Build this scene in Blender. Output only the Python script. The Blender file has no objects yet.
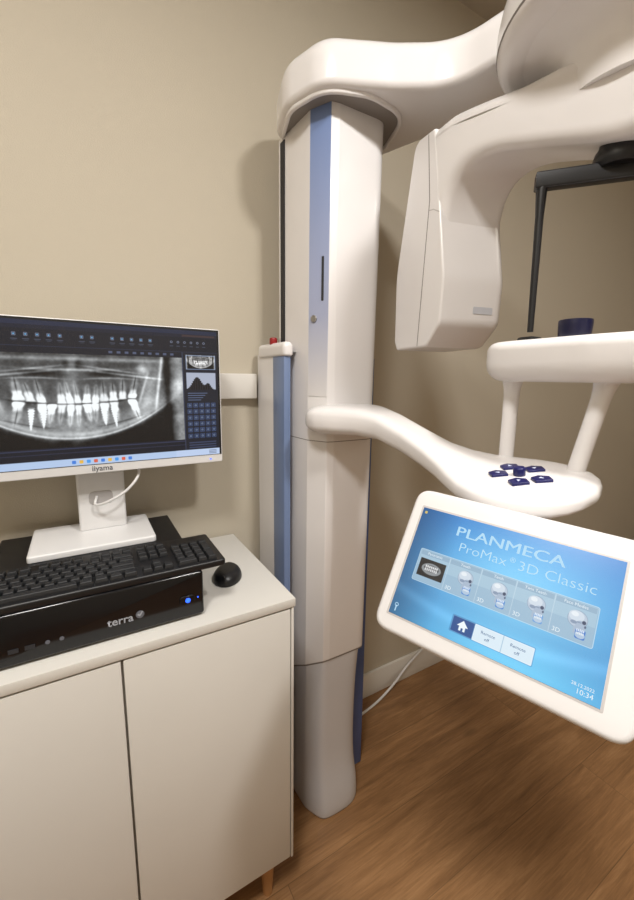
import bpy, bmesh, math
import numpy as np
from mathutils import Vector, Matrix
S = bpy.context.scene
C = S.collection
ORG = {}
R = math.radians

# ------------------------------------------------------------------ materials
def l1(v):
    v /= 255.0
    return v/12.92 if v <= .04045 else ((v+.055)/1.055)**2.4
def lin(c): return tuple(l1(v) for v in c)
def mat(name, rgb, rough=.4, metal=0, var=.03, scale=6, bump=0, bscale=200, emit=0, spec=.5, glow=False):
    m = bpy.data.materials.new(name); m.use_nodes = True
    nt = m.node_tree; b = nt.nodes['Principled BSDF']
    tc = nt.nodes.new('ShaderNodeTexCoord')
    n = nt.nodes.new('ShaderNodeTexNoise'); n.inputs['Scale'].default_value = scale
    nt.links.new(tc.outputs['Object'], n.inputs['Vector'])
    mx = nt.nodes.new('ShaderNodeMix'); mx.data_type = 'RGBA'
    c = lin(rgb)
    mx.inputs[6].default_value = tuple(v*(1-var) for v in c)+(1,)
    mx.inputs[7].default_value = tuple(min(1, v*(1+var)) for v in c)+(1,)
    nt.links.new(n.outputs['Fac'], mx.inputs[0])
    if glow: b.inputs['Base Color'].default_value = (.01, .01, .012, 1)
    else: nt.links.new(mx.outputs[2], b.inputs['Base Color'])
    b.inputs['Roughness'].default_value = rough
    b.inputs['Metallic'].default_value = metal
    b.inputs['Specular IOR Level'].default_value = spec
    if bump:
        n2 = nt.nodes.new('ShaderNodeTexNoise'); n2.inputs['Scale'].default_value = bscale
        nt.links.new(tc.outputs['Object'], n2.inputs['Vector'])
        bp = nt.nodes.new('ShaderNodeBump'); bp.inputs['Strength'].default_value = bump; bp.inputs['Distance'].default_value = .002
        nt.links.new(n2.outputs['Fac'], bp.inputs['Height']); nt.links.new(bp.outputs['Normal'], b.inputs['Normal'])
    if emit:
        nt.links.new(mx.outputs[2], b.inputs['Emission Color']); b.inputs['Emission Strength'].default_value = emit
    return m
WHITE = mat('white_lacquer', (226, 223, 223), .24)
WHITE2 = mat('white_plastic', (224, 223, 223), .36)
PANELW = mat('panel_white_plastic', (210, 208, 208), .36)
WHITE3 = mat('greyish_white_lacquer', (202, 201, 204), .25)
GREYP = mat('pale_grey_plastic', (178, 174, 173), .4)
SEAM = mat('seam_shadow', (126, 120, 116), .7)
RECESS_SHADE = mat('painted_recess_shade', (136, 130, 126), .8)  # grey that paints the shade under the shoulder cap
BLUE = mat('grey_blue', (108, 126, 162), .35)
BLUE2 = mat('deep_grey_blue', (74, 95, 146), .35)
STRIP = mat('blue_grey_strip', (192, 194, 202), .4)
NAVY = mat('navy_plastic', (18, 21, 84), .35)
NAVY2 = mat('dark_navy_plastic', (11, 13, 44), .3)
SYM = mat('pale_symbol_print', (198, 206, 228), .5)
BLACK = mat('black_plastic', (18, 18, 21), .4)
KEYM = mat('black_keycap', (26, 27, 30), .5)
DARK = mat('dark_slot', (36, 36, 40), .6)
PCB = mat('black_case', (17, 18, 21), .45, bump=.15, bscale=500)
GLOSS = mat('gloss_black', (10, 11, 15), .15)
CAB = mat('cabinet_white', (208, 205, 199), .45)
LEGW = mat('beech_leg', (178, 130, 82), .5, var=.12, scale=20)
REDM = mat('red_plastic', (140, 24, 26), .35)
STEEL = mat('steel', (180, 180, 182), .3, 1)
TXTW = mat('silver_print', (160, 164, 172), .5)
TXTG = mat('grey_print', (96, 98, 106), .5)
BLED = mat('blue_led', (40, 90, 255), .4, emit=2.0)
UIW = mat('screen_text_white', (232, 244, 250), .4, emit=1.0, spec=.1, glow=True)
UIB = mat('screen_text_pale_blue', (182, 222, 245), .4, emit=1.0, spec=.1, glow=True)
UIF = mat('screen_text_faint_blue', (188, 226, 246), .4, emit=1.0, spec=.1, glow=True)
UID = mat('screen_text_dark', (50, 92, 140), .4, emit=1.0, spec=.1, glow=True)
CEIL = mat('ceiling_paint', (182, 175, 162), .9)
TRIM = mat('trim_white', (220, 216, 209), .5)
WALL = mat('beige_wall_paint', (188, 179, 162), .85, var=.025, scale=1.5, bump=.25, bscale=350)

def floor_mat():
    m = bpy.data.materials.new('oak_floor'); m.use_nodes = True
    nt = m.node_tree; b = nt.nodes['Principled BSDF']; N = nt.nodes.new; L = nt.links.new
    tc = N('ShaderNodeTexCoord')
    br = N('ShaderNodeTexBrick'); br.offset = .37; br.inputs['Scale'].default_value = 1
    br.inputs['Brick Width'].default_value = 1.6; br.inputs['Row Height'].default_value = .20
    br.inputs['Mortar Size'].default_value = .0011; br.inputs['Mortar Smooth'].default_value = .3
    br.inputs['Color1'].default_value = (0.76, .76, .76, 1); br.inputs['Color2'].default_value = (.98, .98, .98, 1)
    br.inputs['Mortar'].default_value = (.28, .28, .28, 1)
    L(tc.outputs['Object'], br.inputs['Vector'])
    sc = N('ShaderNodeVectorMath'); sc.operation = 'SCALE'; sc.inputs['Scale'].default_value = 15
    L(br.outputs['Color'], sc.inputs[0])
    def grain(sx, sy, scale, det, rough, dist):
        mp = N('ShaderNodeMapping'); mp.inputs['Scale'].default_value = (sx, sy, 1)
        L(tc.outputs['Object'], mp.inputs['Vector'])
        ad = N('ShaderNodeVectorMath'); ad.operation = 'ADD'
        L(mp.outputs[0], ad.inputs[0]); L(sc.outputs[0], ad.inputs[1])
        n = N('ShaderNodeTexNoise'); n.inputs['Scale'].default_value = scale; n.inputs['Detail'].default_value = det
        n.inputs['Roughness'].default_value = rough; n.inputs['Distortion'].default_value = dist
        L(ad.outputs[0], n.inputs['Vector']); return n
    n = grain(1.5, 12, 1.6, 8, .62, .7)
    f = grain(5, 110, 2.2, 4, .65, .2)
    mm = N('ShaderNodeMix'); mm.inputs[0].default_value = .36
    L(n.outputs['Fac'], mm.inputs[2]); L(f.outputs['Fac'], mm.inputs[3])
    cr = N('ShaderNodeValToRGB'); e = cr.color_ramp.elements
    e[0].position = .28; e[0].color = lin((110, 78, 50))+(1,)
    e[1].position = .72; e[1].color = lin((182, 140, 98))+(1,)
    x = e.new(.5); x.color = lin((149, 110, 73))+(1,)
    L(mm.outputs[0], cr.inputs[0])
    mk = N('ShaderNodeMapping'); mk.inputs['Scale'].default_value = (2.4, 6, 1); L(tc.outputs['Object'], mk.inputs['Vector'])
    vo = N('ShaderNodeTexVoronoi'); vo.inputs['Scale'].default_value = 1.0; L(mk.outputs[0], vo.inputs['Vector'])
    kr = N('ShaderNodeMapRange'); kr.inputs['From Min'].default_value = .03; kr.inputs['From Max'].default_value = .12; kr.inputs['To Min'].default_value = .45; kr.inputs['To Max'].default_value = 1
    L(vo.outputs['Distance'], kr.inputs['Value'])
    k2 = N('ShaderNodeMix'); k2.data_type = 'RGBA'; k2.blend_type = 'MULTIPLY'; k2.inputs[0].default_value = .8
    L(cr.outputs[0], k2.inputs[6]); L(kr.outputs[0], k2.inputs[7])
    mu = N('ShaderNodeMix'); mu.data_type = 'RGBA'; mu.blend_type = 'MULTIPLY'; mu.inputs[0].default_value = .6
    L(k2.outputs[2], mu.inputs[6]); L(br.outputs['Color'], mu.inputs[7])
    L(mu.outputs[2], b.inputs['Base Color']); b.inputs['Roughness'].default_value = .32
    bp = N('ShaderNodeBump'); bp.inputs['Strength'].default_value = .05
    L(mm.outputs[0], bp.inputs['Height']); L(bp.outputs[0], b.inputs['Normal'])
    return m
FLOOR = floor_mat()

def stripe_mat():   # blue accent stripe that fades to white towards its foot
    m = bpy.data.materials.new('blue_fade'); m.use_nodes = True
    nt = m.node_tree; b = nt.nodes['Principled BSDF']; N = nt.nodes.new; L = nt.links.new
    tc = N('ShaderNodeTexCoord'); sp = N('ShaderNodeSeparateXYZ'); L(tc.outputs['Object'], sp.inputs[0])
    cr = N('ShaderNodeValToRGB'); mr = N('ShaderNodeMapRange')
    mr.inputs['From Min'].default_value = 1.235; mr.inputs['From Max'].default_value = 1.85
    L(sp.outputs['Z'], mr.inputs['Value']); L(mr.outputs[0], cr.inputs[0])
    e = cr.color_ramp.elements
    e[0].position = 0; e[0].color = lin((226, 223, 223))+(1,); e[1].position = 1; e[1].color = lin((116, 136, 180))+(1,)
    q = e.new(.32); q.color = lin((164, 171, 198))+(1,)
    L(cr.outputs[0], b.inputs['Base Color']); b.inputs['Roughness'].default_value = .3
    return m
STRIPE = stripe_mat()
def screen_mat(name, strength):
    m = bpy.data.materials.new(name); m.use_nodes = True
    nt = m.node_tree; b = nt.nodes['Principled BSDF']
    a = nt.nodes.new('ShaderNodeAttribute'); a.attribute_name = 'Col'
    b.inputs['Base Color'].default_value = (.01, .01, .012, 1); b.inputs['Roughness'].default_value = .25
    nt.links.new(a.outputs['Color'], b.inputs['Emission Color']); b.inputs['Emission Strength'].default_value = strength
    return m

# ------------------------------------------------------------------ mesh helpers
def finish(name, bm, m, parent=None, ang=40, smooth=True, loc=None):
    bmesh.ops.recalc_face_normals(bm, faces=bm.faces[:])
    off = ORG[parent.name] if parent else (Vector(loc) if loc else Vector())
    bmesh.ops.translate(bm, verts=bm.verts[:], vec=-off)
    me = bpy.data.meshes.new(name); bm.to_mesh(me); bm.free()
    if smooth:
        me.polygons.foreach_set('use_smooth', [True]*len(me.polygons)); me.set_sharp_from_angle(angle=R(ang))
    me.materials.append(m)
    o = bpy.data.objects.new(name, me); C.objects.link(o)
    if parent: o.parent = parent
    elif loc: o.location = loc
    ORG[o.name] = off
    return o
def thing(name, label, cat, loc):
    o = bpy.data.objects.new(name, None); C.objects.link(o); o.location = loc
    o.empty_display_size = .05
    o['label'] = label; o['category'] = cat; ORG[o.name] = Vector(loc); return o
def tag(o, label, cat): o['label'] = label; o['category'] = cat; return o
def struct(name, bm, m):
    o = finish(name, bm, m); o['kind'] = 'structure'; return o
def rbox(x0, x1, y0, y1, z0, z1, bev=.003, seg=2):
    bm = bmesh.new(); bmesh.ops.create_cube(bm, size=1)
    for v in bm.verts:
        v.co = Vector(((x0+x1)/2+v.co.x*(x1-x0), (y0+y1)/2+v.co.y*(y1-y0), (z0+z1)/2+v.co.z*(z1-z0)))
    if bev: bmesh.ops.bevel(bm, geom=bm.edges[:], offset=bev, segments=seg, profile=.5, affect='EDGES', clamp_overlap=True)
    return bm
def round_poly(pts, n=7):
    out = []; N = len(pts)
    for i, p in enumerate(pts):
        r = p[2] if len(p) > 2 else 0
        P = Vector(p[:2]); A = Vector(pts[i-1][:2]); B = Vector(pts[(i+1) % N][:2])
        if r <= 0: out.append(P); continue
        a = A-P; b = B-P
        ang = a.angle(b); t = r/math.tan(ang/2) if ang > .02 else 0
        t = min(t, .48*a.length, .48*b.length)
        s = P+a.normalized()*t; e = P+b.normalized()*t
        for k in range(n+1):
            q = k/n; out.append(s*(1-q)**2+P*2*q*(1-q)+e*q*q)
    res = []
    for p in out:
        if not res or (p-res[-1]).length > 1e-5: res.append(p)
    if (res[0]-res[-1]).length < 1e-5: res.pop()
    return res
def area(p): return .5*sum(p[i-1].x*p[i].y-p[i].x*p[i-1].y for i in range(len(p)))
def ccw(p): return p if area(p) > 0 else p[::-1]
def inset(p, d):
    N = len(p); out = []
    for i in range(N):
        e1 = (p[i]-p[i-1]).normalized(); e2 = (p[(i+1) % N]-p[i]).normalized()
        n1 = Vector((-e1.y, e1.x)); n2 = Vector((-e2.y, e2.x)); n = n1+n2
        if n.length < 1e-6: n = n1
        n.normalize(); c = max(.5, n.dot(n1)); out.append(p[i]+n*(d/c))
    return out
def dense(p, d=.02):
    o = []
    for i in range(len(p)):
        a, b = p[i], p[(i+1) % len(p)]; k = max(1, int((b-a).length/d))
        for j in range(k): o.append(a+(b-a)*j/k)
    return o
FR = (Vector((0, 0, 0)), Vector((1, 0, 0)), Vector((0, 1, 0)), Vector((0, 0, 1)))
def skin(bm, rings, caps=True):
    n = len(rings[0])
    for a, b in zip(rings, rings[1:]):
        for i in range(n): bm.faces.new((a[i-1], a[i], b[i], b[i-1]))
    if caps: bm.faces.new(rings[0][::-1]); bm.faces.new(rings[-1])
    return bm
def pillow(poly, h0, h1, r0=.01, r1=None, fr=FR, seg=4, warp=None):
    if r1 is None: r1 = r0
    p = ccw([Vector(q[:2]) for q in poly])
    lo = []; hi = []
    for k in range(seg+1):
        t = k/seg*math.pi/2; lo.append((r0*(1-math.sin(t)), h0+r0*(1-math.cos(t))))
    for k in range(seg+1):
        t = math.pi/2*(1-k/seg); hi.append((r1*(1-math.sin(t)), h1-r1*(1-math.cos(t))))
    if r0 == 0: lo = lo[seg:]
    if r1 == 0: hi = hi[:1]
    bm = bmesh.new(); o, ax, ay, az = fr; R_ = []
    for d, h in lo+hi:
        rg = []
        for q in inset(p, d):
            u, v, w = q.x, q.y, h
            if warp: u, v, w = warp(u, v, w)
            rg.append(bm.verts.new(o+ax*u+ay*v+az*w))
        R_.append(rg)
    return skin(bm, R_)
def ring_wall(poly, z0, z1, t, r=.004):
    p = ccw(poly); bm = bmesh.new()
    prof = [(0, z1), (0, z0+r), (r*.3, z0+r*.3), (r, z0), (t-r, z0), (t-r*.3, z0+r*.3), (t, z0+r), (t, z1)]
    rings = [[bm.verts.new((q.x, q.y, z)) for q in inset(p, d)] for d, z in prof]
    skin(bm, rings+[rings[0]], caps=False)
    return bm
def ellipse(cx, cy, a, b=None, n=40, rot=0):
    b = b or a
    o = []
    for i in range(n):
        t = 2*math.pi*i/n; x = a*math.cos(t); y = b*math.sin(t)
        o.append(Vector((cx+x*math.cos(rot)-y*math.sin(rot), cy+x*math.sin(rot)+y*math.cos(rot))))
    return o
def cyl(c, r, z0, z1, bev=.002, n=36, fr=FR, b=None): return pillow(ellipse(c[0], c[1], r, b, n), z0, z1, bev, bev, fr, 3)
def lathe(c, prof, n=64):
    bm = bmesh.new()
    return skin(bm, [[bm.verts.new((c[0]+r*math.cos(2*math.pi*k/n), c[1]+r*math.sin(2*math.pi*k/n), z)) for k in range(n)] for r, z in prof])
def catmull(P, n=8):
    P = [Vector(p) for p in P]; Q = [P[0]*2-P[1]]+P+[P[-1]*2-P[-2]]; o = []
    for i in range(1, len(Q)-2):
        a, b, c, d = Q[i-1:i+3]
        for k in range(n):
            t = k/n; o.append(.5*((2*b)+(c-a)*t+(2*a-5*b+4*c-d)*t*t+(3*b-a-3*c+d)*t**3))
    o.append(P[-1]); return o
def tube(P, r, n=12, smooth=True, radii=None):
    P = catmull(P) if smooth else [Vector(p) for p in P]
    bm = bmesh.new(); rings = []; up = None
    for i, p in enumerate(P):
        t = (P[min(i+1, len(P)-1)]-P[max(i-1, 0)]).normalized()
        if up is None: up = Vector((0, 0, 1)) if abs(t.z) < .9 else Vector((1, 0, 0))
        s = t.cross(up).normalized(); up = s.cross(t).normalized()
        rr = radii[i] if radii else r
        rings.append([bm.verts.new(p+(s*math.cos(2*math.pi*k/n)+up*math.sin(2*math.pi*k/n))*rr) for k in range(n)])
    return skin(bm, rings)
def frame(o, ax, ay): ax = Vector(ax).normalized(); ay = Vector(ay); ay = (ay-ax*ay.dot(ax)).normalized(); return (Vector(o), ax, ay, ax.cross(ay))
def lettering(name, body, size, fr, x, y, h, m, parent, align='CENTER', bold=0, sx=1):
    cu = bpy.data.curves.new('f', 'FONT'); cu.body = body; cu.size = size; cu.align_x = align; cu.align_y = 'CENTER'
    cu.offset = bold; cu.resolution_u = 3
    ob = bpy.data.objects.new('f', cu); C.objects.link(ob); bpy.context.view_layer.update()
    me = bpy.data.meshes.new_from_object(ob.evaluated_get(bpy.context.evaluated_depsgraph_get()))
    bpy.data.objects.remove(ob)
    bm = bmesh.new(); bm.from_mesh(me); bpy.data.meshes.remove(me)
    o, ax, ay, az = fr
    for v in bm.verts: v.co = o+ax*(v.co.x*sx+x)+ay*(v.co.y+y)+az*h
    me = bpy.data.meshes.new(name); bmesh.ops.translate(bm, verts=bm.verts[:], vec=-ORG[parent.name]); bm.to_mesh(me); bm.free()
    me.materials.append(m); k = bpy.data.objects.new(name, me); C.objects.link(k); k.parent = parent; ORG[k.name] = ORG[parent.name]
    return k

# ------------------------------------------------------------------ raster for screens (flat displays)
class Ras:
    def __init__(s, nx, ny, asp):
        s.nx, s.ny = nx, ny; s.px = 1.0/nx; s.asp = asp
        s.U = np.linspace(0, 1, nx)[None, :].repeat(ny, 0); s.V = np.linspace(0, 1, ny)[:, None].repeat(nx, 1)
        s.im = np.zeros((ny, nx, 3))
    def blend(s, a, c):
        c = np.array(c, float)/255 if not isinstance(c, np.ndarray) else c
        s.im = s.im*(1-a[..., None])+c*a[..., None]
    def rect(s, x0, y0, x1, y1, c, al=1, r=0, line=0):
        cx, cy = (x0+x1)/2, (y0+y1)/2; hx, hy = (x1-x0)/2, (y1-y0)/2/s.asp
        dx = np.abs(s.U-cx)-hx+r; dy = np.abs(s.V-cy)/s.asp-hy+r
        d = np.hypot(np.maximum(dx, 0), np.maximum(dy, 0))+np.minimum(np.maximum(dx, dy), 0)-r
        a = np.clip(.5-d/s.px, 0, 1)
        if line: a = a-np.clip(.5-(d+line)/s.px, 0, 1)
        s.blend(a*al, c)
    def ell(s, cx, cy, rx, ry, c, al=1, line=0):
        q = np.hypot((s.U-cx)/rx, (s.V-cy)/s.asp/ry); d = (q-1)*min(rx, ry)
        a = np.clip(.5-d/s.px, 0, 1)
        if line: a = a-np.clip(.5-(d+line)/s.px, 0, 1)
        s.blend(a*al, c)
    def obj(s, name, fr, W, H, h, m, parent):
        o, ax, ay, az = fr; o = o-ORG[parent.name]
        o_ = np.array(o); A = np.array(ax); B = np.array(ay); Z = np.array(az)
        co = o_+s.U[..., None]*W*A-s.V[..., None]*H*B+h*Z
        nx, ny = s.nx, s.ny
        idx = np.arange(nx*ny).reshape(ny, nx)
        f = np.stack([idx[1:, :-1], idx[1:, 1:], idx[:-1, 1:], idx[:-1, :-1]], -1).reshape(-1, 4)
        me = bpy.data.meshes.new(name)
        me.vertices.add(nx*ny); me.vertices.foreach_set('co', co.reshape(-1))
        me.loops.add(f.size); me.loops.foreach_set('vertex_index', f.reshape(-1).astype(np.int32))
        me.polygons.add(len(f)); me.polygons.foreach_set('loop_start', (np.arange(len(f))*4).astype(np.int32))
        me.update(calc_edges=True); me.validate()
        at = me.color_attributes.new('Col', 'FLOAT_COLOR', 'POINT')
        im = np.clip(np.nan_to_num(s.im), 0, 1); li = np.where(im <= .04045, im/12.92, ((im+.055)/1.055)**2.4)
        at.data.foreach_set('color', np.concatenate([li, np.ones((ny, nx, 1))], -1).astype(np.float32).reshape(-1))
        me.materials.append(m); k = bpy.data.objects.new(name, me); C.objects.link(k); k.parent = parent; ORG[k.name] = ORG[parent.name]
        return k

def soft(rng, ny, nx, cell):
    g = rng.random((ny//cell+3, nx//cell+3))
    y = np.linspace(0, ny/cell, ny); x = np.linspace(0, nx/cell, nx)
    yi = y.astype(int); xi = x.astype(int); fy = (y-yi)[:, None]; fx = (x-xi)[None, :]
    fy = fy*fy*(3-2*fy); fx = fx*fx*(3-2*fx)
    a = g[yi][:, xi]; b = g[yi][:, xi+1]; c = g[yi+1][:, xi]; d = g[yi+1][:, xi+1]
    return (a*(1-fx)+b*fx)*(1-fy)+(c*(1-fx)+d*fx)*fy-.5

def pano(nx, ny):
    rng = np.random.default_rng(11)
    U = np.linspace(-1, 1, nx)[None, :]*np.ones((ny, 1))*1.10; V = np.linspace(-1, 1, ny)[:, None]*np.ones((1, nx))*1.04
    sg = lambda t: 1/(1+np.exp(-np.clip(t, -30, 30)))
    G = lambda d, w: np.exp(-(d/w)**2)
    aU = np.abs(U)
    im = .34+.10*G(U, .8)*G(V+.05, .8)
    low = .92-.92*aU**2.1
    top = .44-.90*aU**2.0
    im += .20*sg((V-top)/.07)*sg((low-V)/.04)
    im *= 1-.76*sg((V-low)/.035)*sg((.95-aU)/.05)*sg((V+.2)/.1)
    im += .34*G(V-low+.06, .030)*sg((.84-aU)/.06)
    im += .18*G(V-low+.15, .06)*sg((.78-aU)/.06)
    for s in (-1, 1):
        c = s*(.71-.11*V); im += .30*G(U-c, .085)*sg((.26-V)/.1)*sg((V+.75)/.1)
        im += .38*G(U-s*(.81-.07*V), .018)*sg((.18-V)/.1)
        im += .28*G(U-s*(.63-.15*V), .016)*sg((.05-V)/.1)*sg((V+.6)/.1)
        im += .30*G(U-s*1.06, .08)
        im -= .32*G(U-s*.93, .035)
        im += .46*G(U-s*(.67), .055)*G(V+.74, .12)
        im += .32*G(V+.62-.25*(aU-.4), .028)*sg((s*U-.2)/.05)*sg((.85-s*U)/.05)
        im -= .28*G(U-s*.30, .14)*G(V+.62, .06)
        im += .22*G(V+.82-.3*aU, .025)*sg((s*U-.1)/.05)*sg((.6-s*U)/.05)
        im += .22*G(V+.52-.4*(aU-.35)**2, .022)*sg((s*U-.12)/.03)*sg((.55-s*U)/.05)
        im -= .13*G(V-(.60-.72*np.maximum(aU-.2, 0)**1.4), .022)*sg((s*U-.22)/.03)*sg((.66-s*U)/.03)
    im += .28*G(V+.70+.12*U**2, .030)*G(U, .45)
    im += .24*G(V+.94, .05)*sg((.9-aU)/.05)
    im += .10*G(U, .08)
    im -= .22*G(U-.055, .03)*G(V+.84, .10); im -= .22*G(U+.055, .03)*G(V+.84, .10)
    im += .12*soft(rng, ny, nx, 24)+.08*soft(rng, ny, nx, 10)+.07*soft(rng, ny, nx, 5)
    OC = lambda u: .07-.36*u*u
    occ = OC(U)
    im -= .18*G(V-occ, .022)*sg((.56-aU)/.03)
    us = []; x = -.52
    while x < .51:
        w = .024+.032*abs(x)+.012*rng.random(); us.append((x+w, w)); x += 2*w+.008
    n_ = len(us)
    for i, (u, w) in enumerate(us):
        o = OC(u)
        for sgn in (-1, 1):
            if (sgn == 1 and i in (1, n_-2)) or (sgn == -1 and i in (3,)): continue
            tilt = (rng.random()-.5)*.14; hc = .18+.06*rng.random(); L = .42+.14*rng.random(); br = .75+.45*rng.random(); sh = (rng.random()-.5)*.022
            t = (V-o)*sgn-.018-sh; cu = u+(u*.16+tilt)*np.clip(t, -.05, 1)
            wob = 1+.08*np.sin(t*36+i*2)
            crown = sg((w*wob*(1-.25*np.clip(t/hc, 0, 1))-np.abs(U-cu))/.004)*sg(t/.009)*sg((hc-t)/.016)
            rw = w*.78*np.clip(1-np.clip((t-hc)/(L-hc), 0, 1)**2.6, 0, 1)
            root = sg((rw-np.abs(U-cu))/.006)*sg((t-hc)/.02)*sg((L-t)/.03)
            if abs(u) > .24: root *= 1-.8*G(U-cu, w*.22)*sg((t-hc-.05)/.02)
            im += (.68 if sgn > 0 else .62)*crown*br+(.30 if sgn > 0 else .22)*root*br
            im -= .14*G(U-cu, .005)*sg((t-.11)/.02)*sg((L-.08-t)/.03)
            if rng.random() < .4: im += .7*crown*sg((.08+.06*rng.random()-t)/.012)*G(U-cu-(rng.random()-.5)*w, w*.9)
    for u, l in ((-.37, .58), (-.27, .54), (.26, .52), (.355, .58)):   # bright pointed implants
        o = OC(u); t = V-o
        wd = .029*np.clip(1.15-t/l, .1, 1)*(1+.16*np.sin(t*110))
        im += .98*sg((wd-np.abs(U-u-.12*u*t))/.003)*sg((t-.15)/.02)*sg((l-t)/.02)
    im += (rng.random((ny, nx))-.5)*.03
    return np.clip((im-.14)*1.2, 0, 1)

# ------------------------------------------------------------------ room
struct('floor', rbox(-1.2, 2.9, -2.7, .1, -.05, 0, 0), FLOOR)
struct('wall_back', rbox(-1.2, 2.9, 0, .1, 0, 2.56, 0), WALL)
struct('wall_left', rbox(-1.3, -1.2, -2.7, .1, 0, 2.56, 0), WALL)
struct('wall_right', rbox(2.9, 3.0, -2.7, .1, 0, 2.56, 0), WALL)
struct('wall_front', rbox(-1.3, 3.0, -2.8, -2.7, 0, 2.56, 0), WALL)
struct('ceiling', rbox(-1.3, 3.0, -2.8, .1, 2.56, 2.6, 0), CEIL)
struct('baseboard_back', rbox(-1.2, 2.9, -.012, 0, 0, .105, .003), TRIM)
struct('trim_1', rbox(-1.2, .083, -.028, 0, 1.218, 1.29, .004), TRIM)

# ------------------------------------------------------------------ cabinet
cb = thing('cabinet', 'white two-door cabinet on short wooden legs carrying the computer and monitor', 'cabinet', (-.34, -.22, 0))
finish('body', rbox(-.69, 0, -.4115, -.02, .125, .79, .002), CAB, cb)
finish('side_panel', rbox(-.006, .0, -.4295, -.41, .127, .789, .0012), CAB, cb)
finish('worktop', rbox(-.695, .003, -.432, -.018, .79, .81, .002), CAB, cb)
finish('door', rbox(-.3365, -.0085, -.4295, -.4115, .130, .786, .0018), CAB, cb)
finish('door', rbox(-.686, -.3405, -.4295, -.4115, .130, .786, .0018), CAB, cb)
for x in (-.05, -.64):
    for y in (-.385, -.06):
        finish('leg', tube([(x, y, 0), (x, y, .125)], 0, 20, False, [.012, .019]), LEGW, cb)

# ------------------------------------------------------------------ computer
pc = thing('desktop_computer', 'black desktop computer lying flat on the white cabinet under the keyboard', 'computer', (-.365, -.21, .81))
PX0, PX1, PF, PT = -.548, -.185, -.385, .905
finish('case', rbox(PX0, PX1, PF, -.03, .816, PT, .003), PCB, pc)
for x in (PX0+.03, PX1-.03):
    for y in (-.35, -.07): finish('foot', cyl((x, y), .012, .81, .817, .001), BLACK, pc)
finish('front_panel', pillow(round_poly([(PX0, .815, .006), (PX1, .815, .006), (PX1, PT, .006), (PX0, PT, .006)]), 0, .014, 0, .005,
       frame((0, PF, 0), (1, 0, 0), (0, 0, 1))), GLOSS, pc)
F = frame((0, PF-.0142, 0), (1, 0, 0), (0, 0, 1))
lettering('logo_lettering', 'terra', .0208, F, -.3345, .846, .0006, TXTW, pc, bold=.0003)
finish('logo_emblem', cyl((-.3020, .8483), .0072, 0, .001, .0003, 28, F), TXTG, pc)
finish('logo_tick', pillow(round_poly([(-.307, .8485, .001), (-.3025, .845, .001), (-.2970, .853, .001), (-.2985, .855, .001), (-.3025, .8485, .001), (-.305, .851, .001)]), .0012, .0018, 0, 0, F), TXTW, pc)
pb = finish('power_button', pillow(round_poly([(-.232, .843, .008), (-.203, .843, .008), (-.203, .861, .008), (-.232, .861, .008)]), 0, .0022, 0, .001, F), GLOSS, pc)
finish('power_light', cyl((-.2165, .852), .0048, .0022, .003, .0003, 24, F), BLED, pb)
finish('activity_light', cyl((-.197, .853), .0014, 0, .001, .0003, 20, F), BLED, pc)
for x in (-.444, -.424): finish('audio_jack', cyl((x, .842), .0035, 0, .001, .0003, 20, F), TXTG, pc)
for x in (-.49, -.468): finish('usb_port', rbox(x-.007, x+.007, PF-.0155, PF-.0135, .838, .845, 0), DARK, pc)

# ------------------------------------------------------------------ monitor
mo = thing('monitor', 'white framed computer monitor displaying a panoramic jaw x-ray', 'monitor', (-.345, -.1, PT))
MX0, MX1, MZ0, MZ1, MY = -.607, -.067, 1.068, 1.392, -.16
FM = frame((0, MY, 0), (1, 0, 0), (0, 0, 1))
finish('housing', pillow(round_poly([(MX0, MZ0, .005), (MX1, MZ0, .005), (MX1, MZ1, .005), (MX0, MZ1, .005)]), -.042, 0, .012, .002, FM), WHITE2, mo)
finish('dark_bezel', rbox(MX0+.0025, MX1-.0025, MY-.0007, MY+.001, MZ0+.0195, MZ1-.002, 0), BLACK, mo)
SX0, SX1, SZ0, SZ1 = MX0+.0075, MX1-.0075, MZ0+.0205, MZ1-.0065
SW, SH = SX1-SX0, SZ1-SZ0
r = Ras(640, 352, SW/SH)
r.rect(-.1, -.1, 1.1, 1.1, (14, 18, 30))
r.rect(0, 0, 1, .03, (30, 38, 62)); r.rect(0, .03, 1, .055, (20, 25, 42))
for i in range(20):                                    # toolbar icons
    x = .03+.036*i
    if i in (5, 11, 14): continue
    r.rect(x-.006, .082, x+.006, .104, (140, 150, 176), .9, .002, .002); r.ell(x, .093, .003, .003, (120, 190, 240), .9)
    r.rect(x-.010, .122, x+.010, .126, (112, 120, 142), .7); r.rect(x-.007, .132, x+.007, .135, (92, 100, 122), .6)
for i in range(6):
    x = .80+.028*i; r.ell(x, .094, .005, .005, (160, 170, 195), .85, .002); r.rect(x-.007, .122, x+.007, .126, (112, 120, 142), .7)
r.rect(.845, .034, .99, .05, (150, 90, 60), .3)
r.rect(0, .165, 1, .168, (50, 58, 84))
for i in range(9): r.rect(.56+.03*i-.007, .181, .56+.03*i+.007, .197, (95, 105, 135), .8, .001)
x0, x1, y0, y1 = 0.0, .842, .215, .858
j0, j1 = int(x0*640), int(x1*640); k0, k1 = int(y0*352), int(y1*352)
pg = pano(j1-j0, k1-k0)
r.im[k0:k1, j0:j1] = pg[..., None]*np.array([.97, .99, 1.0])
r.rect(.842, .17, 1, .95, (20, 24, 36)); r.rect(.842, .17, .845, .95, (60, 70, 96))
th = pano(252, 117).reshape(39, 3, 84, 3).mean((1, 3))
tj, tk = int(.858*640), int(.19*352)
r.im[tk:tk+39, tj:tj+84] = th[..., None]
r.rect(.858, .19, .99, .30, (150, 170, 205), .9, 0, .0025)
r.rect(.858, .325, .99, .46, (170, 178, 196))          # histogram
hx = np.linspace(0, 1, 24)
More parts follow.
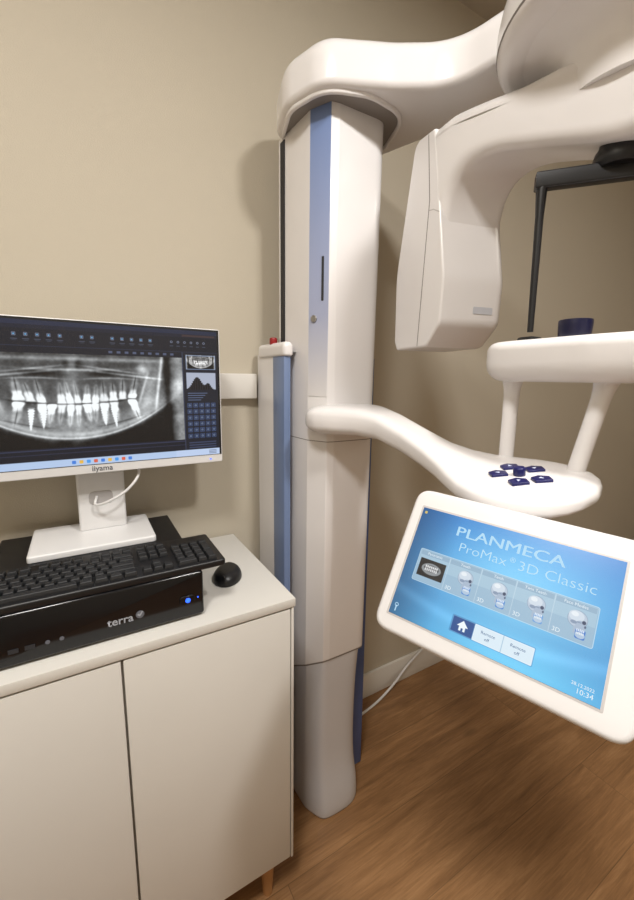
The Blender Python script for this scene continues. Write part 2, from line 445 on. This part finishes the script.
for i, t in enumerate(hx):
    hh = .10*(math.exp(-((t-.35)/.22)**2)+.5*math.exp(-((t-.75)/.12)**2)); r.rect(.858+.132*i/24, .46-hh, .858+.132*(i+1)/24, .46, (6, 6, 10))
for k in range(4): r.rect(.862, .485+.018*k, .95-.01*k, .491+.018*k, (120, 140, 180), .7)
for row_ in range(6):
    for cidx in range(5):
        x = .868+.027*cidx; y = .585+.050*row_
        r.rect(x-.010, y-.017, x+.010, y+.017, (40, 54, 84), .9, .002); r.rect(x-.010, y-.017, x+.010, y+.017, (80, 106, 156), .8, .002, .0015)
        r.ell(x, y, .004, .004, (170, 188, 216), .85, .0015)
for k in range(3): r.rect(.86, .885+.02*k, .985, .895+.02*k, (70, 84, 120), .7)
r.rect(0, .868, .842, .876, (44, 52, 78)); r.rect(0, .9, .842, .905, (38, 46, 70))
r.rect(0, .948, 1, 1, (178, 200, 232)); r.rect(.80, .948, 1, 1, (188, 206, 236))
for i in range(9):
    x = .40+.026*i; r.rect(x-.007, .962, x+.007, .986, ((60, 120, 215), (235, 180, 60), (70, 150, 230), (220, 90, 60))[i % 4], .95, .003)
for i in range(3): r.rect(.95, .96+.012*i, .985, .965+.012*i, (60, 70, 100), .7)
r.obj('screen', frame((SX0, MY, SZ1), (1, 0, 0), (0, 0, 1)), SW, SH, .0014, screen_mat('monitor_display', 1.0), mo)
lettering('bezel_lettering', 'iiyama', .0165, FM, -.337, MZ0+.0105, .0008, TXTG, mo, bold=.0002)
finish('power_light', cyl((MX1-.03, MZ0+.009), .002, 0, .001, .0002, 16, FM), BLED, mo)
nk = finish('stand_neck', rbox(-.391, -.291, -.1, -.075, PT+.012, 1.22, .006, 3), WHITE2, mo)
finish('cable_slot', pillow(round_poly([(-.368, .980, .012), (-.318, .980, .012), (-.318, 1.012, .012), (-.368, 1.012, .012)]), -.001, .0006, 0, 0, frame((0, -.1, 0), (1, 0, 0), (0, 0, 1))), GREYP, nk)
finish('stand_mount', rbox(-.40, -.28, -.119, -.098, 1.15, 1.27, .004), WHITE2, mo)
finish('stand_base', pillow(round_poly([(-.485, -.205, .008), (-.240, -.205, .008), (-.240, -.032, .008), (-.485, -.032, .008)]), PT, PT+.014, .002, .004), WHITE2, mo)
finish('cable', tube([(-.27, -.115, 1.09), (-.262, -.14, 1.055), (-.29, -.15, 1.02), (-.33, -.14, .995), (-.355, -.118, .985), (-.352, -.100, 1.0)], .0032, 10), WHITE2, mo)

# ------------------------------------------------------------------ keyboard
KX0, KX1, KY0, KY1 = -.588, -.138, -.397, -.247
kb = thing('keyboard', 'black full-size computer keyboard lying on top of the black computer', 'keyboard', ((KX0+KX1)/2, (KY0+KY1)/2, PT))
finish('tray', pillow(round_poly([(KX0, KY0, .008), (KX1, KY0, .008), (KX1, KY1, .008), (KX0, KY1, .008)]), PT, PT+.014, .003, .004), BLACK, kb)
KM = {}
U_ = .0188
def key(x, y, w, d=1):
    k = (w, d)
    if k not in KM:
        hw = w*U_/2-.0011; hd = d*.0195/2-.0011; b = bmesh.new(); rr = []
        for z, q in ((0, 0), (.004, .0003), (.0085, .0016), (.0092, .0024)):
            rr.append([b.verts.new((sx*(hw-q), sy*(hd-q), z)) for sx, sy in ((-1, -1), (1, -1), (1, 1), (-1, 1))])
        skin(b, rr); bmesh.ops.recalc_face_normals(b, faces=b.faces[:])
        me = bpy.data.meshes.new('key'); b.to_mesh(me); b.free(); me.materials.append(KEYM); KM[k] = me
    o = bpy.data.objects.new('key', KM[k]); C.objects.link(o); o.parent = kb
    o.location = Vector((x, y, PT+.0135))-ORG[kb.name]
def row(x, y, ws):
    for w in ws:
        if w > 0: key(x+w*U_/2, y, w)
        x += abs(w)*U_
rows = [[1.25, 1.25, 1.25, 6.25, 1.25, 1.25, 1.25, 1.25], [2.25]+[1]*10+[2.75], [1.75]+[1]*11+[2.25], [1.5]+[1]*12+[1.5], [1]*13+[2],
        [1, -1, 1, 1, 1, 1, -.5, 1, 1, 1, 1, -.5, 1, 1, 1, 1]]
nav = [[1, 1, 1], [-1, 1], [], [1, 1, 1], [1, 1, 1], [1, 1, 1]]
npd = [[2, 1], [1, 1, 1], [1, 1, 1], [1, 1, 1], [1, 1, 1, 1], []]
for k in range(6):
    y = KY0+.016+.0195*k+(.006 if k == 5 else 0)
    row(KX0+.006, y, rows[k]); row(KX0+.006+15.4*U_, y, nav[k]); row(KX0+.006+18.8*U_, y, npd[k])
for k in (0, 2): key(KX0+.006+22.3*U_, KY0+.016+.0195*(k+.5), 1, 2)

# ------------------------------------------------------------------ mouse
ms = thing('mouse', 'small black computer mouse on the cabinet beside the computer', 'mouse', (-.098, -.275, .81))
finish('shell', pillow(ellipse(-.098, -.275, .033, .047, 40, R(-25)), .81, .836, .003, .022, seg=7), BLACK, ms, 60)
finish('wheel', rbox(-.118, -.114, -.318, -.302, .822, .834, .0015), DARK, ms)

# ------------------------------------------------------------------ x-ray unit
xr = thing('xray_machine', 'white dental x-ray machine with tall column, overhead arm and tilted blue touch screen', 'x-ray machine', (.22, -.2, 0))
# fixed column (channel) with blue edges
ch = round_poly([(.090, -.014, .004), (.090, -.195, .004), (.106, -.195, .004), (.110, -.09, .003), (.317, -.09, .004), (.317, -.222, .004), (.358, -.222, .006), (.358, -.014, .004)])
fc = finish('fixed_column', pillow(ch, 0, 1.345, .001, .004), WHITE, xr)
finish('blue_edge', rbox(.0885, .107, -.1975, -.128, .02, 1.338, .001), BLUE, fc)
finish('blue_edge', rbox(.3155, .3595, -.2245, -.19, .004, 1.335, .0008), BLUE2, fc)
finish('top_cap', pillow(round_poly([(.084, -.03, .012), (.084, -.206, .02), (.112, -.206, .010), (.112, -.03, .01)]), 1.335, 1.372, .006, .014), WHITE, xr)
finish('emergency_button', cyl((.0975, -.112), .0105, 1.366, 1.387, .004), REDM, xr)
# base column: flush with the cover above, upright rounded shell with a shallow recess and a wide foot
bpoly = dense(ccw(round_poly([(.1225, -.10, .004), (.1315, -.250, .012), (.1575, -.302, .02), (.284, -.305, .05), (.301, -.235, .04), (.302, -.10, .004)], 8)), .006)
def relax(p, it):
    p = [q.copy() for q in p]
    for _ in range(it):
        p = [q if q.y > -.16 else q*.5+(p[i-1]+p[(i+1) % len(p)])*.25 for i, q in enumerate(p)]
    return p
bm = bmesh.new(); rings = []
for z, f_, ins, wx_, it in ((0, 1.17, .004, 1.085, 30), (.003, 1.175, .001, 1.085, 30), (.010, 1.18, 0, 1.085, 30), (.035, 1.175, 0, 1.08, 30), (.065, 1.15, 0, 1.065, 30), (.095, 1.09, 0, 1.04, 30), (.125, 1.03, 0, 1.02, 30), (.165, .985, 0, 1.010, 30),
                            (.21, .965, 0, 1.006, 28), (.26, .958, 0, 1.004, 26), (.31, .960, 0, 1.002, 24), (.36, .968, 0, 1.001, 20), (.41, .980, 0, 1, 15), (.45, .991, 0, 1, 9), (.48, .998, 0, 1, 4), (.50, 1.0, 0, 1, 0), (.56, 1.0, 0, 1, 0)):
    rings.append([bm.verts.new((.208+(p.x-.208)*wx_, -.19+(p.y+.19)*f_ if p.y < -.19 else p.y, z)) for p in inset(relax(bpoly, it), ins)])
skin(bm, rings)
finish('base_column', bm, WHITE3, xr, 75)
# moving column
mc = round_poly([(.120, -.10, .004), (.1290, -.250, .004), (.1555, -.302, .006), (.174, -.306, .01), (.303, -.306, .034), (.306, -.207, .004), (.302, -.203, .002), (.302, -.10, .004)], 9)
def skirt(u, v, w):
    if w < .6: w = w-max(0, v+.306)*.68
    if u > .22: u += (.010*max(0, (w-.9)/.96)-.004*max(0, (.9-w)/.4))*(u-.22)/.085
    return (u, v, w)
col = finish('moving_column', pillow(mc, .512, 1.8815, .003, .001, warp=skirt), WHITE, xr)
finish('lower_seam', pillow(inset(ccw(mc), .0010), .5085, .513, 0, 0, warp=skirt), SEAM, col)
d1, d2 = Vector((.1296, -.2512)), Vector((.1551, -.3012))
e = (d2-d1).normalized()
FS = frame((d1.x, d1.y, 0), (e.x, e.y, 0), (0, 0, 1))
L_ = (d2-d1).length
finish('blue_stripe', pillow([Vector((.0005, 1.235)), Vector((L_, 1.235)), Vector((L_, 1.880)), Vector((.0005, 1.880))], 0, .0012, 0, .0005, FS), STRIPE, col)
finish('card_slot', pillow(round_poly([(.037, 1.462, .002), (.043, 1.462, .002), (.043, 1.562, .002), (.037, 1.562, .002)]), -.002, .0024, 0, 0, FS), DARK, col)
finish('key_lock', cyl((.017, 1.422), .0085, .001, .005, .001, 28, FS), STEEL, col)
finish('side_gap_shade', rbox(.1195, .1225, -.135, -.112, 1.36, 1.87, 0), DARK, col)  # dark strip painting the shade in the gap behind the cover
finish('seam', pillow(inset(ccw(mc), -.0004), 1.121, 1.1228, 0, 0, warp=skirt), SEAM, col)
# shoulder : broad cap on the column that sweeps out over the rotation disc, shallow hollow rim below
sh = round_poly([(.205, -.035, .06), (.104, -.12, .06), (.072, -.23, .09), (.106, -.338, .09), (.245, -.405, .24), (.345, -.468, .18), (.372, -.61, .16), (.365, -.90, .09), (.53, -.90, .1), (.55, -.62, .15), (.51, -.42, .15), (.435, -.30, .12), (.385, -.16, .08), (.36, -.035, .05)], 14)
so = finish('shoulder_arm', pillow(sh, 1.880, 1.984, .014, .046, seg=8), WHITE, xr, 60)
rim = round_poly([(.205, -.046, .06), (.114, -.126, .06), (.083, -.23, .09), (.116, -.332, .09), (.215, -.368, .12), (.330, -.354, .09), (.376, -.22, .09), (.350, -.046, .05)], 12)
finish('collar_rim', ring_wall(rim, 1.8725, 1.890, .010, .0035), WHITE, so, 60)
finish('collar_shade_pad', pillow(inset(ccw(rim), .008), 1.8795, 1.883, 0, 0), RECESS_SHADE, so)  # flat pad, shade of the hollow underside put into its colour
dc = Vector((.215, .977)).normalized(); qc = Vector((dc.y, -dc.x))
A0 = Vector((.292, -.78))
HC = Vector((.388, -.795))
hp = [(.03, 1.780), (.12, 1.780), (.178, 1.782), (.191, 1.786), (.198, 1.793), (.2005, 1.806), (.2005, 1.826), (.197, 1.846), (.188, 1.866), (.172, 1.882), (.15, 1.890), (.10, 1.894), (.05, 1.895)]
hub = finish('rotation_disc', lathe(HC, hp, 80), WHITE, xr, 60)
finish('disc_seam', lathe(HC, [(.15, 1.7965), (.1990, 1.7965), (.2002, 1.7992), (.15, 1.7992)], 80), SEAM, hub)
finish('disc_neck', lathe(HC, [(.05, 1.70), (.100, 1.70), (.104, 1.740), (.114, 1.760), (.135, 1.774), (.160, 1.782), (.05, 1.783)]), WHITE, hub, 60)
# C arm
FC = (Vector((A0.x, A0.y, 0)), Vector((dc.x, dc.y, 0)), Vector((0, 0, 1)), Vector((dc.x, dc.y, 0)).cross(Vector((0, 0, 1))))
def bend(u, v, w):
    t = max(0, .24-u); return (u, v, w+.42*(t*t/(t+.06)))
ca = dense(round_poly([(.34, 1.45), (.35, 1.69, .05), (.325, 1.776, .05), (.22, 1.770, .1), (.10, 1.752, .15), (-.35, 1.747, .06), (-.35, 1.45), (-.27, 1.45), (-.27, 1.60, .05), (-.02, 1.620, .1), (.236, 1.704, .18), (.240, 1.42)], 16))
finish('rotating_arm', pillow(ca, -.077, .079, .022, .026, FC, 7, bend), WHITE, xr, 60)
th_ = dense(round_poly([(.406, 1.52, .25), (.402, 1.368, .012), (.390, 1.348, .008), (.266, 1.348, .026), (.220, 1.392, .032), (.216, 1.48, .10), (.250, 1.655, .08), (.272, 1.771, .010), (.346, 1.779, .025)], 12), .012)
tb = finish('tube_head', pillow(th_, -.0780, .0825, .0055, .028, FC, 8), WHITE, xr, 55)
finish('side_seam', pillow([Vector(p) for p in ((.2965, 1.352), (.2988, 1.352), (.2788, 1.64), (.2952, 1.769), (.2930, 1.769), (.2765, 1.64))], -.0783, -.06, 0, 0, FC), SEAM, tb)
fs_ = [Vector(p) for p in ((.2775, 1.6215), (.262, 1.6185), (.2428, 1.6080), (.2430, 1.6060), (.262, 1.6165), (.2775, 1.6195))]
finish('front_seam', pillow(fs_, -.0783, .054, 0, 0, FC), GREYP, tb)
FT = (Vector((A0.x+dc.x*.2178, A0.y+dc.y*.2178, 0)), Vector((qc.x, qc.y, 0)), Vector((0, 0, 1)), Vector((-dc.x, -dc.y, 0)))
finish('beam_strip', pillow(round_poly([(.000, 1.414, .003), (.048, 1.414, .003), (.048, 1.428, .003), (.000, 1.428, .003)]), -.008, -.0002, 0, 0, FT), STRIP, tb)
finish('sensor_head', pillow(round_poly([(-.37, 1.35, .02), (-.25, 1.35, .02), (-.25, 1.55, .03), (-.37, 1.55, .03)]), -.08, .08, .014, .014, FC, warp=bend), WHITE, xr)
# support arm
RL = lambda y: .16*max(0, min(1, (-.5-y)/.25))
ST = [(-.270, .213, .100, 1.208, 1.152), (-.286, .213, .110, 1.213, 1.147), (-.305, .213, .115, 1.216, 1.144), (-.330, .214, .110, 1.216, 1.143), (-.365, .218, .086, 1.215, 1.145), (-.405, .221, .061, 1.212, 1.147), (-.46, .223, .045, 1.203, 1.145),
      (-.54, .221, .041, 1.180, 1.130), (-.61, .216, .044, 1.160, 1.115), (-.66, .211, .056, 1.150, 1.109), (-.70, .207, .071, 1.145, 1.106), (-.735, .204, .083, 1.143, 1.105), (-.77, .203, .090, 1.143, 1.105), (-.795, .203, .092, 1.143, 1.105),
      (-.825, .203, .088, 1.143, 1.105), (-.852, .203, .076, 1.142, 1.107), (-.870, .203, .060, 1.140, 1.109), (-.881, .203, .042, 1.137, 1.112), (-.887, .203, .023, 1.132, 1.117)]
bm = bmesh.new(); rings = []
for y, xc, hw, zt, zb in ST:
    rg = []
    for k in range(40):
        t = 2*math.pi*k/40; c_, s_ = math.cos(t), math.sin(t); ex = 2/3.4
        dx = hw*math.copysign(abs(c_)**ex, c_)
        rg.append(bm.verts.new((xc+dx, y, (zt+zb)/2+(zt-zb)/2*math.copysign(abs(s_)**ex, s_)+dx*RL(y))))
    rings.append(rg)
skin(bm, rings)
sa = finish('support_arm', bm, WHITE, xr, 60)
def top(x, y): return 1.143+(x-.203)*.16
bc = Vector((.189, -.794)); rx = Vector((.863, -.505)); fx = Vector((.505, .863))
def BF(p): return frame((p.x, p.y, top(p.x, p.y)), Vector((rx.x, rx.y, rx.x*.16)), Vector((fx.x, fx.y, fx.x*.16)))
finish('joystick', cyl((0, 0), .0085, -.002, .013, .003, 28, BF(bc)), NAVY, sa)
for du, dv in ((-.026, .013), (.002, .036), (.029, .013), (.017, -.029), (-.015, -.028)):
    p = bc+rx*du+fx*dv; k_ = .88
    finish('button', pillow(round_poly([(-.0145*k_, -.010*k_, .002), (.0125*k_, -.013*k_, .002), (.0155*k_, .005*k_, .002), (.002*k_, .014*k_, .002), (-.013*k_, .009*k_, .002)]), -.002, .0034, 0, .001, BF(p)), NAVY, sa)
    g = math.atan2(dv, du); tri = [Vector((math.cos(g+k)*rr_, math.sin(g+k)*rr_)) for k, rr_ in ((0, .0042), (2.3, .0036), (-2.3, .0036))]
    finish('button_symbol', pillow(tri, .0033, .0039, 0, 0, BF(p)), SYM, sa)
# chin platform on two posts
for (x0_, y0_, x1_, y1_) in ((.275, -.712, .281, -.708), (.258, -.835, .284, -.856)):
    dx_, dy_ = x1_-x0_, y1_-y0_
    pp_ = [(x0_+dx_*t, y0_+dy_*t, 1.135+.165*t) for t in (0, .5, .72, .80, .86, .92, 1)]
    finish('post', tube(pp_, 0, 24, False, [.0122, .0122, .0126, .0138, .0160, .0190, .0225]), WHITE, xr, 60)
finish('chin_platform', pillow(round_poly([(.228, -.664, .075), (.366, -.664, .075), (.376, -.85, .1), (.345, -1.03, .05), (.235, -1.03, .05), (.218, -.85, .1)], 12), 1.278, 1.343, .030, .016, seg=8), WHITE, xr, 60)
cc = finish('chin_cup', lathe((.284, -.80), [(.004, 1.341), (.0195, 1.341), (.0215, 1.344), (.0222, 1.352), (.0228, 1.362), (.0230, 1.367), (.0226, 1.3705), (.0212, 1.3710), (.0198, 1.368), (.0188, 1.361), (.015, 1.358), (.004, 1.357)], 40), NAVY2, xr, 60)
# head support (black)
b0 = Vector((.283, -.714)); bd = Vector((.64, -.77)).normalized(); bn = Vector((-bd.y, bd.x))
hs = finish('head_support', pillow([b0-bn*.0095, b0+bd*.26-bn*.0105, b0+bd*.26+bn*.0105, b0+bn*.0095], 1.579, 1.605, .004, .004), BLACK, xr)
finish('support_mount', lathe((.356, -.797), [(.005, 1.598), (.028, 1.598), (.032, 1.604), (.033, 1.612), (.031, 1.620), (.027, 1.626), (.025, 1.641), (.005, 1.641)], 40), BLACK, hs, 50)
finish('support_rod', tube([(.296, -.730, 1.592), (.2905, -.7235, 1.590), (.289, -.7225, 1.578), (.289, -.723, 1.54), (.289, -.726, 1.36)], 0, 16, False, [.0090, .0090, .0084, .0064, .0048]), BLACK, hs, 60)
finish('rod_foot', rbox(.274, .303, -.741, -.712, 1.340, 1.352, .004), BLACK, hs)
# touch panel
wx = Vector((.365, -.929, -.054)).normalized(); upv = Vector((.516, .212, .830))
FP = frame((.0515, -.7427, 1.096), wx, upv); PW, PH = .234, .151
def pu(u): return u*PW
def pv(v): return -v*PH
tp = finish('touch_panel', pillow(round_poly([(pu(-.075), pv(-.185), .022), (pu(1.13), pv(-.185), .022), (pu(1.13), pv(1.155), .022), (pu(-.075), pv(1.155), .022)]), -.032, .004, .016, .006, FP, 5), PANELW, xr)
finish('panel_trim', pillow(round_poly([(pu(-.012), pv(-.018), .002), (pu(1.012), pv(-.018), .002), (pu(1.012), pv(1.018), .002), (pu(-.012), pv(1.018), .002)]), 0, .0043, 0, 0, FP), GREYP, tp)
q = Ras(640, 412, PW/PH)
U, V = q.U, q.V
base = np.stack([32+24*V, 112+20*V+0*U, 192+0*U], -1)/255.
gl = np.exp(-((U-.60)/.50)**2-((V-.42)/.48)**2)
base = base+gl[..., None]*np.array([.31, .33, .22])
bot = np.clip((V-.72)/.25, 0, 1)*np.exp(-((U-.65)/.5)**2)
base = base+bot[..., None]*np.array([.13, .20, .16])
base = base*(1-.28*np.clip(.25-U, 0, .25)[..., None]/.25)
wv = np.exp(-((V-.76-.10*np.sin(U*3.2))/.045)**2)*.07
q.im = np.clip(base+wv[..., None], 0, 1)
q.rect(.064, .372, .936, .662, (130, 172, 202), .8, .010); q.rect(.064, .372, .936, .662, (204, 226, 238), .9, .010, .003)
for i in range(5):
    a = .069+.1724*i; b = a+.1724
    q.rect(a, .380, b, .654, (168, 196, 214), .85, .001); q.rect(a, .52, b, .654, (134, 168, 196), .40, .001)
    if i: q.rect(a-.0008, .380, a+.0008, .654, (216, 230, 239), .85)
    q.rect(a+.004, .386, b-.004, .424, (116, 146, 174), .40)
    cx = (a+b)/2
    if i == 0:
        q.rect(a+.012, .452, b-.012, .608, (10, 12, 16))
        q.ell(cx, .53, .056, .032, (150, 156, 160), .9); q.ell(cx, .525, .043, .019, (60, 62, 66), .9)
        for k in range(7): q.rect(cx-.036+.0105*k, .502, cx-.028+.0105*k, .522, (236, 238, 240), .9, .001); q.rect(cx-.036+.0105*k, .527, cx-.028+.0105*k, .550, (226, 228, 230), .9, .001)
    else:
        hx_, hy_ = cx+.016, .500
        q.ell(hx_, hy_, .040, .039, (112, 134, 164)); q.ell(hx_, hy_, .0385, .0375, (180, 196, 214)); q.ell(hx_-.006, hy_-.019, .031, .025, (206, 218, 230), .9); q.ell(hx_-.013, hy_-.030, .015, .011, (232, 239, 244), .8)
        q.ell(hx_+.016, hy_+.039, .021, .022, (162, 180, 202)); q.ell(hx_+.027, hy_+.012, .008, .0085, (52, 68, 98)); q.ell(hx_+.034, hy_+.039, .004, .006, (72, 90, 120))
        q.ell(hx_-.013, hy_+.027, .013, .008, (108, 128, 158), .7); q.rect(hx_-.002, hy_+.015, hx_+.017, hy_+.024, (116, 136, 164), .7, .002)
        cb_ = ((44, 116, 204), (44, 116, 204), (84, 146, 216), (30, 98, 194))[i-1]
        q.rect(hx_-.010, hy_+.049, hx_+.002, hy_+.102, (162, 180, 202), .9, .004)
        q.rect(hx_+.000, hy_+.064, hx_+.040, hy_+.130, cb_, .80, .007)
        q.ell(hx_+.020, hy_+.104, .019, .014, (184, 202, 220), .9)
        for k in range(5): q.rect(hx_+.003+.0066*k, hy_+.062, hx_+.0075+.0066*k, hy_+.080, (234, 241, 246), .95, .001)
        for k in range(5): q.rect(hx_+.003+.0066*k, hy_+.085, hx_+.0075+.0066*k, hy_+.100, (224, 233, 240), .95, .001)
q.rect(.335, .80, .730, .935, (60, 130, 190), .6, .006)
q.rect(.452, .806, .726, .93, (222, 236, 245), .95, .004); q.rect(.452, .806, .726, .93, (240, 247, 251), .8, .004, .003)
q.rect(.588, .806, .591, .93, (150, 186, 212))
q.rect(.34, .806, .453, .93, (20, 74, 140), 1, .004); q.rect(.34, .806, .453, .93, (120, 180, 220), .7, .004, .003)
q.rect(.380, .868, .412, .905, (235, 245, 250)); q.rect(.391, .882, .401, .905, (20, 74, 140))
roof = np.clip(.5-((np.abs(U-.396)*1.0/.027+(.868-V)/.045)-1)*.02/q.px, 0, 1)*(V < .869)*(V > .82)
q.blend(roof, (235, 245, 250))
q.rect(.015, .03, .03, .055, (235, 200, 90), .9, .004)
q.ell(.032, .915, .011, .011, (190, 225, 245), .9, .004); q.rect(.0285, .92, .0355, .972, (190, 225, 245), .9, .003)
q.obj('touch_screen', FP, PW, PH, .0048, screen_mat('touch_display', 1.0), tp)
def pt(body, size, u, v, m, al='CENTER', bold=0, sx=1): return lettering('screen_lettering', body, size, FP, pu(u), pv(v), .0052, m, tp, al, bold, sx)
for du_ in (.4952, .4978): pt('PLANMECA', .0184, du_, .135, UIB, sx=1.36)
pt('ProMax', .0168, .262, .265, UIF, 'LEFT', bold=-.0002, sx=1.12); pt('®', .0085, .528, .237, UIF, 'LEFT'); pt('3D Classic', .0168, .568, .265, UIF, 'LEFT', bold=-.0002, sx=1.12)
for i, t in enumerate(('Panoramic', 'Tooth', 'Teeth', 'Twin Teeth', 'Face Modes')): pt(t, .0048, .155+.1724*i, .404, UIW)
for i in range(1, 5): pt('3D', .0066, .098+.1724*i, .624, UIW)
for u_ in (.52, .658): pt('Remote', .0050, u_, .85, UID); pt('off', .0050, u_, .89, UID)
pt('28.12.2022', .0046, .972, .915, UIW, 'RIGHT'); pt('10:34', .0070, .972, .955, UIW, 'RIGHT')
# bracket behind the panel
pc_ = FP[0]+FP[1]*PW*.5-FP[2]*PH*.25-FP[3]*.02
finish('panel_bracket', tube([pc_, pc_-FP[3]*.05, Vector((.19, -.825, 1.085)), Vector((.203, -.81, 1.112))], .02, 20), WHITE, xr)

# ------------------------------------------------------------------ loose cable
tag(finish('power_cable', tube([(.376, -.055, .005), (.43, -.075, .005), (.55, -.06, .006), (.66, -.04, .03), (.76, -.022, .075), (.86, -.018, .125), (.95, -.008, .17)], .0045, 10), WHITE2, loc=(.376, -.055, .0)),
    'thin white cable trailing along the floor and wall right of the column', 'cable')

# ------------------------------------------------------------------ lights
def area_light(name, loc, sx, sy, e, col):
    l = bpy.data.lights.new(name, 'AREA'); l.shape = 'RECTANGLE'; l.size = sx; l.size_y = sy; l.energy = e; l.color = col
    o = bpy.data.objects.new(name, l); C.objects.link(o); o.location = loc
    return o
area_light('ceiling_lamp_main', (.24, -1.58, 2.54), .18, .18, 29, (1, .975, .935))
area_light('ceiling_lamp_second', (-.70, -1.25, 2.54), .30, .30, 27, (1, .975, .935))
area_light('right_wall_fill', (1.75, -1.5, 2.54), .6, .6, 6, (1, .92, .80))  # added weak fill that brightens the right wall, not a room fixture
w = bpy.data.worlds.new('World'); S.world = w; w.use_nodes = True
w.node_tree.nodes['Background'].inputs[0].default_value = (1, .97, .93, 1); w.node_tree.nodes['Background'].inputs[1].default_value = .2

# ------------------------------------------------------------------ camera
cd = bpy.data.cameras.new('Camera'); cd.lens = 16.0; cd.sensor_width = 36; cd.sensor_fit = 'AUTO'; cd.clip_start = .02
cd.shift_y = -.0064
co = bpy.data.objects.new('Camera', cd); C.objects.link(co)
co.matrix_world = Matrix.Translation((-.367, -1.142, 1.28)) @ Matrix.Rotation(R(-30.5), 4, 'Z') @ Matrix.Rotation(R(90-9.4), 4, 'X') @ Matrix.Rotation(R(.7), 4, 'Z')
S.camera = co
try:
    S.view_settings.view_transform = 'Standard'; S.view_settings.look = 'None'
except Exception: pass
